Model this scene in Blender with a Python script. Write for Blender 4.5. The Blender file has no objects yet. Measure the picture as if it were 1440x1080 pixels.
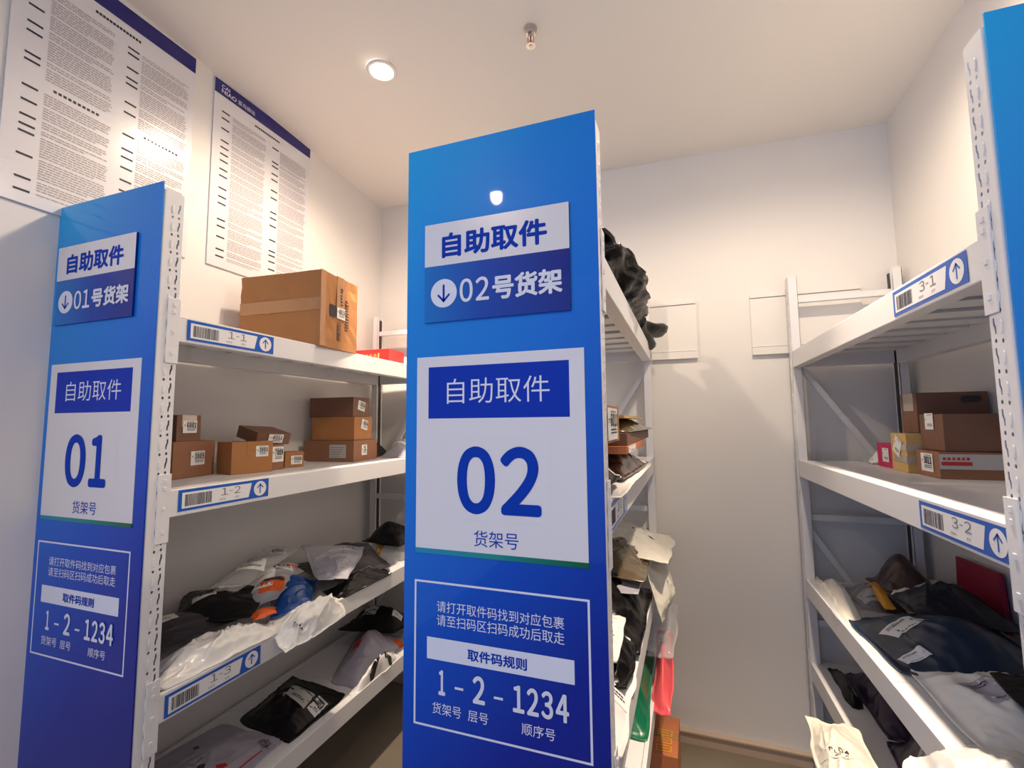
import bpy, bmesh, math, random
from mathutils import Vector, Matrix, noise

# ------------------------------------------------------------------ camera, world, lights, exposure
SC = bpy.context.scene
COL = SC.collection
cam_d = bpy.data.cameras.new('camera')
cam = bpy.data.objects.new('camera', cam_d)
COL.objects.link(cam)
CAMROT = Matrix(((0.942221, 0.036849, 0.332958), (0.334872, -0.077166, -0.939098), (-0.008912, 0.996337, -0.085048)))
cam.matrix_world = Matrix.Translation((0, 0, 1.49)) @ CAMROT.to_4x4()
cam_d.sensor_width = 36
cam_d.lens = 645 / 1440 * 36
cam_d.clip_start = 0.02
SC.camera = cam
SC.view_settings.view_transform = 'Standard'
SC.view_settings.look = 'None'
SC.view_settings.gamma = 1
SC.view_settings.use_curve_mapping = False
SC.view_settings.exposure = 1.08

world = bpy.data.worlds.new('shop_front_daylight')
SC.world = world
world.use_nodes = True
bg = world.node_tree.nodes['Background']
bg.inputs[0].default_value = (0.36, 0.57, 1.0, 1)
bg.inputs[1].default_value = 0.62

def lamp_light(loc, power, size=0.035, angle=160, blend=0.6, aim=(0, 0, -1), color=(1.0, 0.80, 0.60)):
    d = bpy.data.lights.new('downlight_beam', 'SPOT')
    d.energy = power
    d.color = color
    d.shadow_soft_size = size
    d.spot_size = math.radians(angle)
    d.spot_blend = blend
    o = bpy.data.objects.new('downlight_beam', d)
    COL.objects.link(o)
    o.location = loc
    o.rotation_euler = Vector(aim).to_track_quat('-Z', 'Y').to_euler()
    return o

LAMPS = [(-1.068, 1.469), (-1.09, -0.93), (0.36, 1.38), (0.36, -0.93)]
def ceil_z(x, y):
    return 2.945 - 0.053 * (y - 1.2) - 0.02 * (x + 1.735)
PW = [22, 11, 22, 16]
for (lx, ly), p in zip(LAMPS, PW):
    lamp_light((lx, ly, ceil_z(lx, ly) - 0.035), p)
# each fitting throws a concentrated beam inside its weak spill; the first one is an adjustable gimbal leaning to the back wall
lamp_light((-1.068, 1.469, ceil_z(-1.068, 1.469) - 0.036), 90, angle=54, blend=0.22, aim=(-0.02, 0.454, -0.891))
lamp_light((0.36, 1.38, ceil_z(0.36, 1.38) - 0.036), 130, angle=47, blend=0.85, aim=(0, 0.03, -1))
lamp_light((0.36, -0.93, ceil_z(0.36, -0.93) - 0.036), 40, angle=80, blend=0.6)
lamp_light((-1.09, -0.93, ceil_z(-1.09, -0.93) - 0.036), 30, angle=80, blend=0.6)

# ------------------------------------------------------------------ materials
def srgb(r, g, b):
    f = lambda c: (c / 255 / 12.92) if c <= 10 else (((c / 255) + 0.055) / 1.055) ** 2.4
    return (f(r), f(g), f(b), 1)

def mat(name, col, rough=0.5, metal=0.0, bump=0.0, bscale=40.0, var=0.0, vscale=5.0, coat=0.0, alpha=1.0, emit=None, spec=0.5, stretch=(1, 1, 1), trans=0.0):
    m = bpy.data.materials.new(name)
    m.use_nodes = True
    nt = m.node_tree
    b = nt.nodes['Principled BSDF']
    b.inputs['Base Color'].default_value = col
    b.inputs['Roughness'].default_value = rough
    b.inputs['Metallic'].default_value = metal
    b.inputs['Coat Weight'].default_value = coat
    b.inputs['Coat Roughness'].default_value = 0.05
    b.inputs['Specular IOR Level'].default_value = spec
    b.inputs['Alpha'].default_value = alpha
    b.inputs['Transmission Weight'].default_value = trans
    if emit:
        b.inputs['Emission Color'].default_value = emit[0]
        b.inputs['Emission Strength'].default_value = emit[1]
    tc = nt.nodes.new('ShaderNodeTexCoord')
    mp = nt.nodes.new('ShaderNodeMapping')
    mp.inputs['Scale'].default_value = stretch
    nt.links.new(tc.outputs['Object'], mp.inputs[0])
    n2 = nt.nodes.new('ShaderNodeTexNoise')
    n2.inputs['Scale'].default_value = vscale
    n2.inputs['Detail'].default_value = 5
    nt.links.new(mp.outputs[0], n2.inputs['Vector'])
    mx = nt.nodes.new('ShaderNodeMix')
    mx.data_type = 'RGBA'
    mx.inputs[6].default_value = tuple(c * (1 - var) for c in col[:3]) + (1,)
    mx.inputs[7].default_value = tuple(min(1, c * (1 + var)) for c in col[:3]) + (1,)
    nt.links.new(n2.outputs[0], mx.inputs[0])
    nt.links.new(mx.outputs[2], b.inputs['Base Color'])
    if bump:
        n = nt.nodes.new('ShaderNodeTexNoise')
        n.inputs['Scale'].default_value = bscale
        n.inputs['Detail'].default_value = 4
        nt.links.new(mp.outputs[0], n.inputs['Vector'])
        bp = nt.nodes.new('ShaderNodeBump')
        bp.inputs['Strength'].default_value = bump
        bp.inputs['Distance'].default_value = 0.004
        nt.links.new(n.outputs[0], bp.inputs['Height'])
        nt.links.new(bp.outputs[0], b.inputs['Normal'])
    return m

def gradient_mat(name, stops, ax, az, rough=0.35, coat=0.35):
    """printed colour gradient along a*x - b*z of the board's own coordinates"""
    m = bpy.data.materials.new(name)
    m.use_nodes = True
    nt = m.node_tree
    b = nt.nodes['Principled BSDF']
    b.inputs['Roughness'].default_value = rough
    b.inputs['Coat Weight'].default_value = coat
    b.inputs['Coat Roughness'].default_value = 0.03
    b.inputs['Specular IOR Level'].default_value = 0.2
    tc = nt.nodes.new('ShaderNodeTexCoord')
    dt = nt.nodes.new('ShaderNodeVectorMath')
    dt.operation = 'DOT_PRODUCT'
    dt.inputs[1].default_value = (ax, 0, -az)
    nt.links.new(tc.outputs['Object'], dt.inputs[0])
    r = nt.nodes.new('ShaderNodeValToRGB')
    e = r.color_ramp.elements
    e[0].position, e[0].color = stops[0]
    e[1].position, e[1].color = stops[-1]
    for p, c in stops[1:-1]:
        k = e.new(p)
        k.color = c
    nt.links.new(dt.outputs['Value'], r.inputs[0])
    nt.links.new(r.outputs[0], b.inputs['Base Color'])
    return m

M = {}
M['wall'] = mat('painted_plaster', (0.80, 0.775, 0.745, 1), 0.75, bump=0.08, bscale=120, var=0.02, vscale=2)
M['ceiling'] = mat('ceiling_paint', (0.78, 0.75, 0.71, 1), 0.8, bump=0.05, bscale=80, var=0.02, vscale=1.5)
M['floor'] = mat('floor_tile', (0.20, 0.17, 0.13, 1), 0.35, bump=0.03, bscale=60, var=0.12, vscale=6)
M['skirting'] = mat('skirting_board', (0.55, 0.42, 0.32, 1), 0.5, var=0.05)
M['steel'] = mat('white_powder_coat', (0.76, 0.76, 0.78, 1), 0.38, bump=0.03, bscale=200, var=0.02, vscale=8)
M['recess_shade'] = mat('painted_recess_shade', (0.035, 0.03, 0.028, 1), 0.6)  # near-black colour standing in for shade in slots, channels and the hand hole
M['board'] = mat('white_board', (0.80, 0.78, 0.75, 1), 0.6)
M['white_print'] = mat('white_vinyl', (0.80, 0.765, 0.77, 1), 0.25, coat=0.3)
M['poster'] = mat('poster_board', (0.76, 0.75, 0.78, 1), 0.22, coat=0.4)
M['navy'] = mat('navy_print', srgb(22, 20, 112), 0.25, coat=0.3)
M['blue_text'] = mat('blue_letters', srgb(0, 58, 178), 0.55, spec=0.15)
M['white_text'] = mat('white_letters', (0.78, 0.80, 0.90, 1), 0.4)
M['hdr_blue'] = mat('royal_blue_print', srgb(0, 50, 178), 0.4, spec=0.2)
M['grey_text'] = mat('grey_letters', srgb(120, 115, 122), 0.6)
M['pale_text'] = mat('pale_letters', srgb(168, 158, 162), 0.6)
M['dark_text'] = mat('black_letters', srgb(42, 38, 52), 0.6)
M['tag_blue'] = mat('tag_blue_print', srgb(28, 92, 190), 0.3)
M['tag_white'] = mat('tag_white_print', (0.80, 0.80, 0.82, 1), 0.4)
M['chrome'] = mat('brushed_nickel', (0.55, 0.50, 0.46, 1), 0.25, metal=1)
M['red_glass'] = mat('red_glass_bulb', (0.5, 0.05, 0.03, 1), 0.1)
M['lamp_trim'] = mat('lamp_trim', (0.85, 0.83, 0.8, 1), 0.3)
M['lamp_glow'] = mat('lamp_glow', (1, 1, 1, 1), 0.5, emit=((1.0, 0.86, 0.68, 1), 55))
M['card'] = mat('cardboard', srgb(172, 118, 70), 0.7, bump=0.12, bscale=90, var=0.10, vscale=7)
M['card_dark'] = mat('cardboard_dark', srgb(146, 102, 76), 0.7, bump=0.12, bscale=90, var=0.12, vscale=9)
M['card_brown'] = mat('cardboard_brown', srgb(120, 84, 66), 0.65, bump=0.1, bscale=90, var=0.12, vscale=9)
M['tape'] = mat('packing_tape', srgb(178, 126, 78), 0.15, coat=0.8, bump=0.25, bscale=60)
M['tape_grey'] = mat('clear_tape', srgb(185, 170, 155), 0.12, coat=0.8, bump=0.25, bscale=60)
M['paper'] = mat('label_paper', (0.82, 0.82, 0.80, 1), 0.6)
M['paper_grey'] = mat('grey_label_paper', (0.50, 0.49, 0.48, 1), 0.6)
M['black_bag'] = mat('black_poly', srgb(15, 13, 17), 0.42, bump=0.35, bscale=26, coat=0.0, spec=.3)
M['black_shine'] = mat('glossy_black_poly', srgb(9, 7, 8), 0.30, bump=0.5, bscale=30, coat=0.05, spec=.25)
M['charcoal_bag'] = mat('charcoal_poly', srgb(52, 48, 56), 0.42, bump=0.3, bscale=22)
M['grey_bag'] = mat('grey_poly', srgb(165, 165, 176), 0.3, bump=0.35, bscale=22, coat=0.2)
M['white_bag'] = mat('white_poly', (0.78, 0.78, 0.77, 1), 0.32, bump=0.35, bscale=20, coat=0.2)
M['print_bag'] = mat('pale_printed_poly', srgb(170, 166, 182), 0.35, bump=0.3, bscale=25, var=0.12, vscale=30)
M['cream_bag'] = mat('cream_poly', srgb(232, 228, 216), 0.32, bump=0.35, bscale=20)
M['blue_bag'] = mat('cobalt_poly', srgb(22, 74, 150), 0.28, bump=0.4, bscale=24, coat=0.2)
M['teal_bag'] = mat('petrol_blue_poly', srgb(6, 36, 64), 0.34, bump=0.15, bscale=14, coat=0.3)
M['navy_bag'] = mat('dark_navy_poly', srgb(12, 16, 32), 0.4, bump=0.25, bscale=18)
M['purple_bag'] = mat('dusky_purple_poly', srgb(52, 40, 62), 0.3, bump=0.4, bscale=28)
M['brown_bag'] = mat('dark_brown_poly', srgb(66, 46, 44), 0.28, bump=0.4, bscale=28, coat=0.3)
M['olive_bag'] = mat('olive_brown_poly', srgb(96, 82, 62), 0.22, bump=0.4, bscale=28, coat=0.4)
M['green_bag'] = mat('green_poly', srgb(8, 104, 72), 0.3, bump=0.3, bscale=22, coat=0.3)
M['pink_bag'] = mat('coral_pink_poly', srgb(236, 92, 100), 0.35, bump=0.1, bscale=18)
M['maroon'] = mat('maroon_card', srgb(150, 14, 54), 0.5, bump=0.1)
M['orange'] = mat('orange_print', srgb(226, 96, 36), 0.35)
M['orange_pale'] = mat('amber_print', srgb(226, 160, 44), 0.4)
M['red_print'] = mat('red_print', srgb(186, 44, 44), 0.4)
M['red_box'] = mat('red_card', srgb(196, 34, 34), 0.4, coat=0.2)
M['gold_text'] = mat('gold_letters', srgb(224, 150, 90), 0.4)
M['pink_card'] = mat('magenta_card', srgb(196, 34, 92), 0.5)
M['tan_card'] = mat('tan_card', srgb(206, 170, 104), 0.6)
M['orange_card'] = mat('orange_brown_card', srgb(196, 120, 78), 0.65, bump=0.1)
M['clear'] = mat('clear_film', (0.75, 0.75, 0.78, 1), 0.18, bump=0.4, bscale=22, alpha=0.3, coat=0.3)

M['sign'] = gradient_mat('sign_blue_gradient', [
    (0.0, srgb(20, 172, 240)), (0.20, srgb(8, 136, 224)), (0.40, srgb(0, 112, 216)), (0.58, srgb(0, 76, 194)),
    (0.76, srgb(2, 34, 150)), (1.0, srgb(8, 18, 112))], 0.55, 0.46)
M['plate_grad'] = gradient_mat('plate_blue_gradient', [
    (0.0, srgb(10, 126, 206)), (0.45, srgb(8, 64, 170)), (1.0, srgb(10, 12, 120))], 2.3, 0.0)
M['stripe_grad'] = gradient_mat('stripe_teal_green', [
    (0.0, srgb(20, 140, 190)), (0.5, srgb(20, 140, 140)), (1.0, srgb(0, 96, 50))], 2.4, 0.0)

# ------------------------------------------------------------------ helpers
def link(name, me, m, parent=None, smooth=False):
    if isinstance(m, (list, tuple)):
        for k in m:
            me.materials.append(k)
    elif m is not None:
        me.materials.append(m)
    if smooth:
        for p in me.polygons:
            p.use_smooth = True
    o = bpy.data.objects.new(name, me)
    COL.objects.link(o)
    if parent:
        o.parent = parent
    return o

def obj(name, bm, m, parent=None, smooth=False):
    me = bpy.data.meshes.new(name)
    bmesh.ops.recalc_face_normals(bm, faces=bm.faces)
    bm.to_mesh(me)
    bm.free()
    return link(name, me, m, parent, smooth)

def raw(name, verts, faces, m, parent=None, smooth=False):
    me = bpy.data.meshes.new(name)
    me.from_pydata([tuple(v) for v in verts], [], faces)
    me.update()
    return link(name, me, m, parent, smooth)

def tag(o, label, cat, group=None):
    o['label'] = label
    o['category'] = cat
    if group:
        o['group'] = group
    return o

def thing(name, label, cat, loc=(0, 0, 0), rz=0.0, group=None, rot=None):
    o = bpy.data.objects.new(name, None)
    o.empty_display_size = 0.05
    COL.objects.link(o)
    o.location = loc
    o.rotation_euler = rot if rot else (0, 0, rz)
    return tag(o, label, cat, group)

def add_box(bm, x0, x1, y0, y1, z0, z1, bevel=0.0):
    r = bmesh.ops.create_cube(bm, size=1)
    vs = r['verts']
    for v in vs:
        v.co = Vector(((x0 + x1) / 2 + v.co.x * (x1 - x0), (y0 + y1) / 2 + v.co.y * (y1 - y0), (z0 + z1) / 2 + v.co.z * (z1 - z0)))
    if bevel:
        es = list({e for v in vs for e in v.link_edges})
        bmesh.ops.bevel(bm, geom=es, offset=bevel, segments=2, affect='EDGES', profile=0.5)

def box(name, x0, x1, y0, y1, z0, z1, m, parent=None, bevel=0.0):
    bm = bmesh.new()
    add_box(bm, x0, x1, y0, y1, z0, z1, bevel)
    return obj(name, bm, m, parent)

def structure(name, bm, m):
    o = obj(name, bm, m)
    o['kind'] = 'structure'
    return o

def add_prism_y(bm, prof, y0, y1):
    """closed (x, z) profile swept along y"""
    a = [bm.verts.new((x, y0, z)) for x, z in prof]
    b = [bm.verts.new((x, y1, z)) for x, z in prof]
    n = len(prof)
    for i in range(n):
        bm.faces.new((a[i], a[(i + 1) % n], b[(i + 1) % n], b[i]))
    bm.faces.new(a)
    bm.faces.new(b[::-1])

def add_cyl(bm, x, y, z0, z1, r0, r1=None, seg=24):
    r1 = r0 if r1 is None else r1
    a, b = [], []
    for i in range(seg):
        t = 2 * math.pi * i / seg
        a.append(bm.verts.new((x + r0 * math.cos(t), y + r0 * math.sin(t), z0)))
        b.append(bm.verts.new((x + r1 * math.cos(t), y + r1 * math.sin(t), z1)))
    for i in range(seg):
        j = (i + 1) % seg
        bm.faces.new((a[i], a[j], b[j], b[i]))
    bm.faces.new(a)
    bm.faces.new(b[::-1])

TEXT_CACHE = {}
def text_mesh(s, bold=0.0):
    """verts (x, y) scaled to the unit box, and faces"""
    k = (s, bold)
    if k not in TEXT_CACHE:
        c = bpy.data.curves.new('lettering', 'FONT')
        c.body = s
        c.resolution_u = 10 if len(s) == 1 else 3
        c.offset = bold
        o = bpy.data.objects.new('lettering', c)
        COL.objects.link(o)
        bpy.context.view_layer.update()
        me = bpy.data.meshes.new_from_object(o.evaluated_get(bpy.context.evaluated_depsgraph_get()))
        vs = [(v.co.x, v.co.y) for v in me.vertices]
        fs = [tuple(p.vertices) for p in me.polygons]
        bpy.data.objects.remove(o)
        bpy.data.meshes.remove(me)
        x0 = min(v[0] for v in vs); x1 = max(v[0] for v in vs)
        y0 = min(v[1] for v in vs); y1 = max(v[1] for v in vs)
        TEXT_CACHE[k] = ([((x - x0) / (x1 - x0), (y - y0) / (y1 - y0)) for x, y in vs], fs, (x1 - x0) / (y1 - y0))
    return TEXT_CACHE[k]

class Flat:
    """collects flat print (rectangles, lettering, discs) in a 2-D (a, b) frame, later mapped onto a surface"""
    def __init__(s):
        s.v, s.f, s.z, s.dz = [], [], 0.0, {}
    def rect(s, a0, a1, b0, b1):
        n = len(s.v)
        s.v += [(a0, b0), (a1, b0), (a1, b1), (a0, b1)]
        s.f.append((n, n + 1, n + 2, n + 3))
        return s
    def frame(s, a0, a1, b0, b1, t):
        s.rect(a0, a1, b0, b0 + t); s.rect(a0, a1, b1 - t, b1)
        s.rect(a0, a0 + t, b0 + t, b1 - t); s.rect(a1 - t, a1, b0 + t, b1 - t)
        return s
    def text(s, t, a0, a1, b0, b1, bold=0.0):
        if bold > 0 and len(t) and ord(t[0]) > 0x2000:
            # heavy CJK lettering: overprint the regular face shifted by a fraction of the character height
            d = bold * (b1 - b0)
            sg = 1 if a1 > a0 else -1
            sb = 1 if b1 > b0 else -1
            for k in range(8):
                ca, cb = math.cos(k * math.pi / 4), math.sin(k * math.pi / 4)
                s.z += .00004
                s.text(t, a0 + abs(d) * (ca + sg), a1 + abs(d) * (ca - sg), b0 + abs(d) * (cb + sb), b1 + abs(d) * (cb - sb), 0)
            return s
        if any(c in '0123456789' for c in t):
            return s.digits(t, a0, a1, b0, b1, bold)
        vs, fs, _ = text_mesh(t, bold)
        n = len(s.v)
        for k in range(len(vs)):
            s.dz[n + k] = s.z
        s.v += [(a0 + x * (a1 - a0), b0 + y * (b1 - b0)) for x, y in vs]
        s.f += [tuple(i + n for i in f) for f in fs]
        return s
    def digits(s, t, a0, a1, b0, b1, bold=0.0):
        asp = []
        for c in t:
            asp.append(.35 if c == '-' else text_mesh(chr(ord(c) - 48 + 0xFF10))[2])
        gap = .16
        tot = sum(asp) + gap * (len(t) - 1)
        k = (a1 - a0) / tot
        a = a0
        for c, w in zip(t, asp):
            if c == '-':
                m = (b0 + b1) / 2
                s.rect(a, a + w * k, m - (b1 - b0) * .045, m + (b1 - b0) * .045)
            else:
                g = chr(ord(c) - 48 + 0xFF10)
                if bold > 0:
                    s.text(g, a, a + w * k, b0, b1, bold)
                else:
                    vs, fs, _ = text_mesh(g)
                    n = len(s.v)
                    s.v += [(a + x * w * k, b0 + y * (b1 - b0)) for x, y in vs]
                    s.f += [tuple(i + n for i in f) for f in fs]
            a += (w + gap) * k
        return s
    def poly(s, pts):
        n = len(s.v)
        s.v += pts
        s.f.append(tuple(range(n, n + len(pts))))
        return s
    def disc(s, a, b, r, seg=32, rb=None):
        rb = rb or r
        return s.poly([(a + r * math.cos(2 * math.pi * i / seg), b + rb * math.sin(2 * math.pi * i / seg)) for i in range(seg)])
    def arrow(s, a, b, h, up=True, w=0.012, t=0.14):
        """stroke arrow of height h"""
        d = 1 if up else -1
        tt = h * t
        s.rect(a - tt / 2, a + tt / 2, b - h / 2, b + h / 2)
        tip = b + d * h / 2
        for q in (-1, 1):
            s.poly([(a, tip + d * tt * .4), (a, tip - d * tt * 1.0), (a + q * h * .34, tip - d * (h * .34 + tt * 1.0)), (a + q * (h * .34 + tt * .55), tip - d * (h * .34 + tt * .3))])
        return s
    def build(s, name, m, parent, fn, lift=0.0, sub=None):
        return raw(name, [fn(v[0], v[1], lift + s.dz.get(i, 0.0)) for i, v in enumerate(s.v)], s.f, m, parent)

# ------------------------------------------------------------------ room shell
XL, XR, YB, YF = -1.74, 0.945, 2.42, -3.2
def slab(name, pts, thick, m):
    """pts: four corners of the visible face, thick: vector away from the room"""
    t = Vector(thick)
    v = [Vector(p) for p in pts] + [Vector(p) + t for p in pts]
    f = [(0, 1, 2, 3), (7, 6, 5, 4), (0, 4, 5, 1), (1, 5, 6, 2), (2, 6, 7, 3), (3, 7, 4, 0)]
    o = raw(name, v, f, m)
    o['kind'] = 'structure'
    return o
slab('floor', [(XL - .1, YF, 0), (XR + .1, YF, 0), (XR + .1, YB + .1, 0), (XL - .1, YB + .1, 0)], (0, 0, -0.1), M['floor'])
cz = ceil_z
slab('ceiling', [(XL - .1, YF, cz(XL - .1, YF)), (XR + .1, YF, cz(XR + .1, YF)), (XR + .1, YB + .1, cz(XR + .1, YB + .1)), (XL - .1, YB + .1, cz(XL - .1, YB + .1))], (0, 0, 0.1), M['ceiling'])
slab('wall_back', [(XL, YB, 0), (XR, YB, 0), (XR, YB, cz(XR, YB)), (XL, YB, cz(XL, YB))], (0, 0.1, 0), M['wall'])
slab('wall_left', [(XL, -.3, 0), (XL, YB, 0), (XL, YB, cz(XL, YB)), (XL, -.3, cz(XL, -.3))], (-0.1, 0, 0), M['wall'])  # stops short of the front, an unseen gap shaped to let daylight in
slab('wall_front_blocker', [(-.35, YF, 0), (XR, YF, 0), (XR, YF, cz(XR, YF)), (-.35, YF, cz(-.35, YF))], (0, -0.1, 0), M['wall'])  # unseen wall added to block daylight on the right
slab('wall_right', [(XR, YF, 0), (XR, YB, 0), (XR, YB, cz(XR, YB)), (XR, YF, cz(XR, YF))], (0.1, 0, 0), M['wall'])
for nm, (x0, x1, y0, y1) in {'baseboard_back': (XL, XR, YB - .016, YB), 'baseboard_left': (XL, XL + .014, -.3, YB - .016), 'baseboard_right': (XR - .014, XR, YF, YB - .016)}.items():
    bm = bmesh.new()
    add_box(bm, x0, x1, y0, y1, 0, 0.048)
    if nm == 'baseboard_back':
        add_box(bm, x0, x1, YB - .024, YB, 0.048, 0.058, 0.002)
    structure(nm, bm, M['skirting'])

# ------------------------------------------------------------------ lamps and sprinkler
def downlight(x, y, label):
    z = cz(x, y)
    t = thing('ceiling_downlight', label, 'ceiling light', (x, y, z), group='recessed ceiling downlights')
    bm = bmesh.new()
    seg = 40
    prof = [(0.058, 0.0), (0.060, -0.004), (0.052, -0.008), (0.044, -0.006), (0.040, -0.001)]
    rings = [[bm.verts.new((r * math.cos(2 * math.pi * i / seg), r * math.sin(2 * math.pi * i / seg), h)) for i in range(seg)] for r, h in prof]
    for a, b in zip(rings, rings[1:] + rings[:1]):
        for i in range(seg):
            j = (i + 1) % seg
            bm.faces.new((a[i], a[j], b[j], b[i]))
    obj('trim_ring', bm, M['lamp_trim'], t, True)
    bm = bmesh.new()
    add_cyl(bm, 0, 0, -0.0045, -0.001, 0.0395, seg=32)
    obj('lamp_lens', bm, M['lamp_glow'], t)
names = ['bright round recessed downlight in the ceiling above the first rack aisle',
         'round recessed downlight behind the viewer, mirrored in the 02 board',
         'round recessed downlight over the aisle between racks two and three',
         'round recessed downlight behind the viewer on the right',
         ]
for (x, y), nm in zip(LAMPS, names):
    downlight(x, y, nm)

sx, sy = -0.44, 1.476
sz = cz(sx, sy)
sp = thing('fire_sprinkler', 'small pendant fire sprinkler head hanging from the ceiling', 'sprinkler', (sx, sy, sz))
bm = bmesh.new()
add_cyl(bm, 0, 0, -0.012, 0, 0.021, 0.024)
add_cyl(bm, 0, 0, -0.022, -0.012, 0.017, 0.020)
obj('ceiling_cup', bm, M['chrome'], sp)
bm = bmesh.new()
add_cyl(bm, 0, 0, -0.034, -0.022, 0.011, 0.012, 6)
obj('hex_body', bm, M['chrome'], sp)
for q in (-1, 1):
    bm = bmesh.new()
    add_box(bm, q * .0105 - .0018, q * .0105 + .0018, -.003, .003, -.060, -.032, .0008)
    obj('yoke_arm', bm, M['chrome'], sp)
bm = bmesh.new()
add_cyl(bm, 0, 0, -0.058, -0.034, 0.003, 0.003, 12)
obj('glass_bulb', bm, M['red_glass'], sp)
bm = bmesh.new()
add_cyl(bm, 0, 0, -0.066, -0.060, 0.017, 0.013)
add_cyl(bm, 0, 0, -0.069, -0.066, 0.005, 0.008)
obj('deflector', bm, M['chrome'], sp)

# blank wall boards with a ledge
for x0, x1, lab in ((-0.36, 0.115, 'blank white board on the back wall behind the second rack'), (0.355, 0.80, 'blank white board on the back wall behind the third rack')):
    t = thing('wall_board', lab, 'wall board', (x0, YB, 1.80))
    w = x1 - x0
    box('board_face', 0, w, -0.012, 0, 0.038, 0.27, M['board'], t, 0.001)
    box('bottom_ledge', 0, w, -0.020, 0, 0, 0.035, M['board'], t, 0.001)
    box('top_rail', 0.0, w, -0.016, 0, 0.273, 0.288, M['board'], t, 0.001)

# ------------------------------------------------------------------ racks
def holed_plate(pitches, z_top, width, seed=0):
    """slotted face in the (a, z) plane with real holes, 1.5 mm thick; returns mesh data"""
    c = bpy.data.curves.new('slotted_plate', 'CURVE')
    c.dimensions = '2D'
    c.fill_mode = 'BOTH'
    c.extrude = 0.0007
    def spl(pts):
        s = c.splines.new('POLY')
        s.points.add(len(pts) - 1)
        for p, (x, y) in zip(s.points, pts):
            p.co = (x, y, 0, 1)
        s.use_cyclic_u = True
    spl([(0, 0.0), (width, 0.0), (width, z_top), (0, z_top)])
    a1 = width * 0.80
    a2 = width * 0.42
    for i in range(pitches):
        z = z_top - 0.045 - i * 0.05
        if z < 0.03:
            break
        # key slot: slanting narrow hole
        spl([(a1 - .0015, z + .013), (a1 + .0030, z + .014), (a1 + .0032, z + .002), (a1 + .0002, z - .004), (a1 - .0010, z - .014), (a1 - .0045, z - .013), (a1 - .0042, z - .002), (a1 - .0016, z + .003)])
        spl([(a1 - .001 + .0034 * math.cos(t), z - .025 + .0040 * math.sin(t)) for t in [k * math.pi / 4 for k in range(8)]])
        spl([(a2 + .0032 * math.cos(t), z - .027 + .0040 * math.sin(t)) for t in [k * math.pi / 4 for k in range(8)]])
    o = bpy.data.objects.new('slotted_plate', c)
    COL.objects.link(o)
    bpy.context.view_layer.update()
    me = bpy.data.meshes.new_from_object(o.evaluated_get(bpy.context.evaluated_depsgraph_get()))
    vs = [v.co.copy() for v in me.vertices]
    fs = [tuple(p.vertices) for p in me.polygons]
    bpy.data.objects.remove(o)
    return vs, fs
PLATE_W = 0.050
PLATE = holed_plate(44, 2.135, PLATE_W)

def upright(parent, x, y0, y1, zt, holes, name='upright'):
    """x: outer face plane (local, aisle side at x=0 grows into the rack), y0 near / y1 far edge.
       open channel: slotted outer face, two flanges, inner lips"""
    d = 0.036 if x < 0.2 else -0.036
    bm = bmesh.new()
    lo, hi = min(x, x + d), max(x, x + d)
    add_box(bm, lo + .004, hi, y0, y0 + .0016, 0.004, zt)
    add_box(bm, lo + .004, hi, y1 - .0016, y1, 0.004, zt)
    e = x + d
    add_box(bm, min(e, e - d * .04), max(e, e - d * .04), y0, y0 + .014, 0.004, zt)
    add_box(bm, min(e, e - d * .04), max(e, e - d * .04), y1 - .014, y1, 0.004, zt)
    if holes:
        vs, fs = PLATE
        s = (y1 - y0 - .008) / PLATE_W
        base = [bm.verts.new((x + (1 if d > 0 else -1) * (v.z + .0008), y0 + .004 + v.x * s, v.y * zt / 2.135 + .002)) for v in vs]
        for f in fs:
            try:
                bm.faces.new([base[i] for i in f])
            except ValueError:
                pass
        # rolled corners between the slotted face and the flanges
        for ya, yb in ((y0, y0 + .004), (y1, y1 - .004)):
            g = [(x + (1 if d > 0 else -1) * (.004 - .004 * math.sin(t)), ya + (yb - ya) * (1 - math.cos(t))) for t in [k * math.pi / 8 for k in range(5)]]
            lowv = [bm.verts.new((p, q, .004)) for p, q in g]
            upv = [bm.verts.new((p, q, zt)) for p, q in g]
            for i in range(4):
                bm.faces.new((lowv[i], lowv[i + 1], upv[i + 1], upv[i]))
    else:
        add_box(bm, min(x, x + d * .045), max(x, x + d * .045), y0, y1, 0.004, zt)
    o = obj(name, bm, M['steel'], parent)
    if holes:   # pressed ovals beside the slots
        for zz in (0,):
            pb = bmesh.new()
            n = int((zt - .08) / .05)
            for i in range(n):
                z = zt - .047 - i * .05
                aa = y0 + .004 + (y1 - y0 - .008) * .42
                pts = []
                for k in range(8):
                    t = k * math.pi / 4
                    pts.append((aa + .0040 * math.cos(t), z + .013 * math.sin(t)))
                q = -1 if d > 0 else 1
                lo_ = [pb.verts.new((x + q * .0002, p[0], p[1])) for p in pts]
                up_ = [pb.verts.new((x + q * .0016, aa + (p[0] - aa) * .55, z + (p[1] - z) * .75)) for p in pts]
                for k in range(8):
                    pb.faces.new((lo_[k], lo_[(k + 1) % 8], up_[(k + 1) % 8], up_[k]))
                pb.faces.new(up_)
            eo = obj('pressed_ribs', pb, M['steel'], o)
            eo['kind'] = 'stuff'
        box('foot_plate', min(x, x + d), max(x, x + d), y0, y1, 0, .006, M['steel'], o)
    return o

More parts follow.
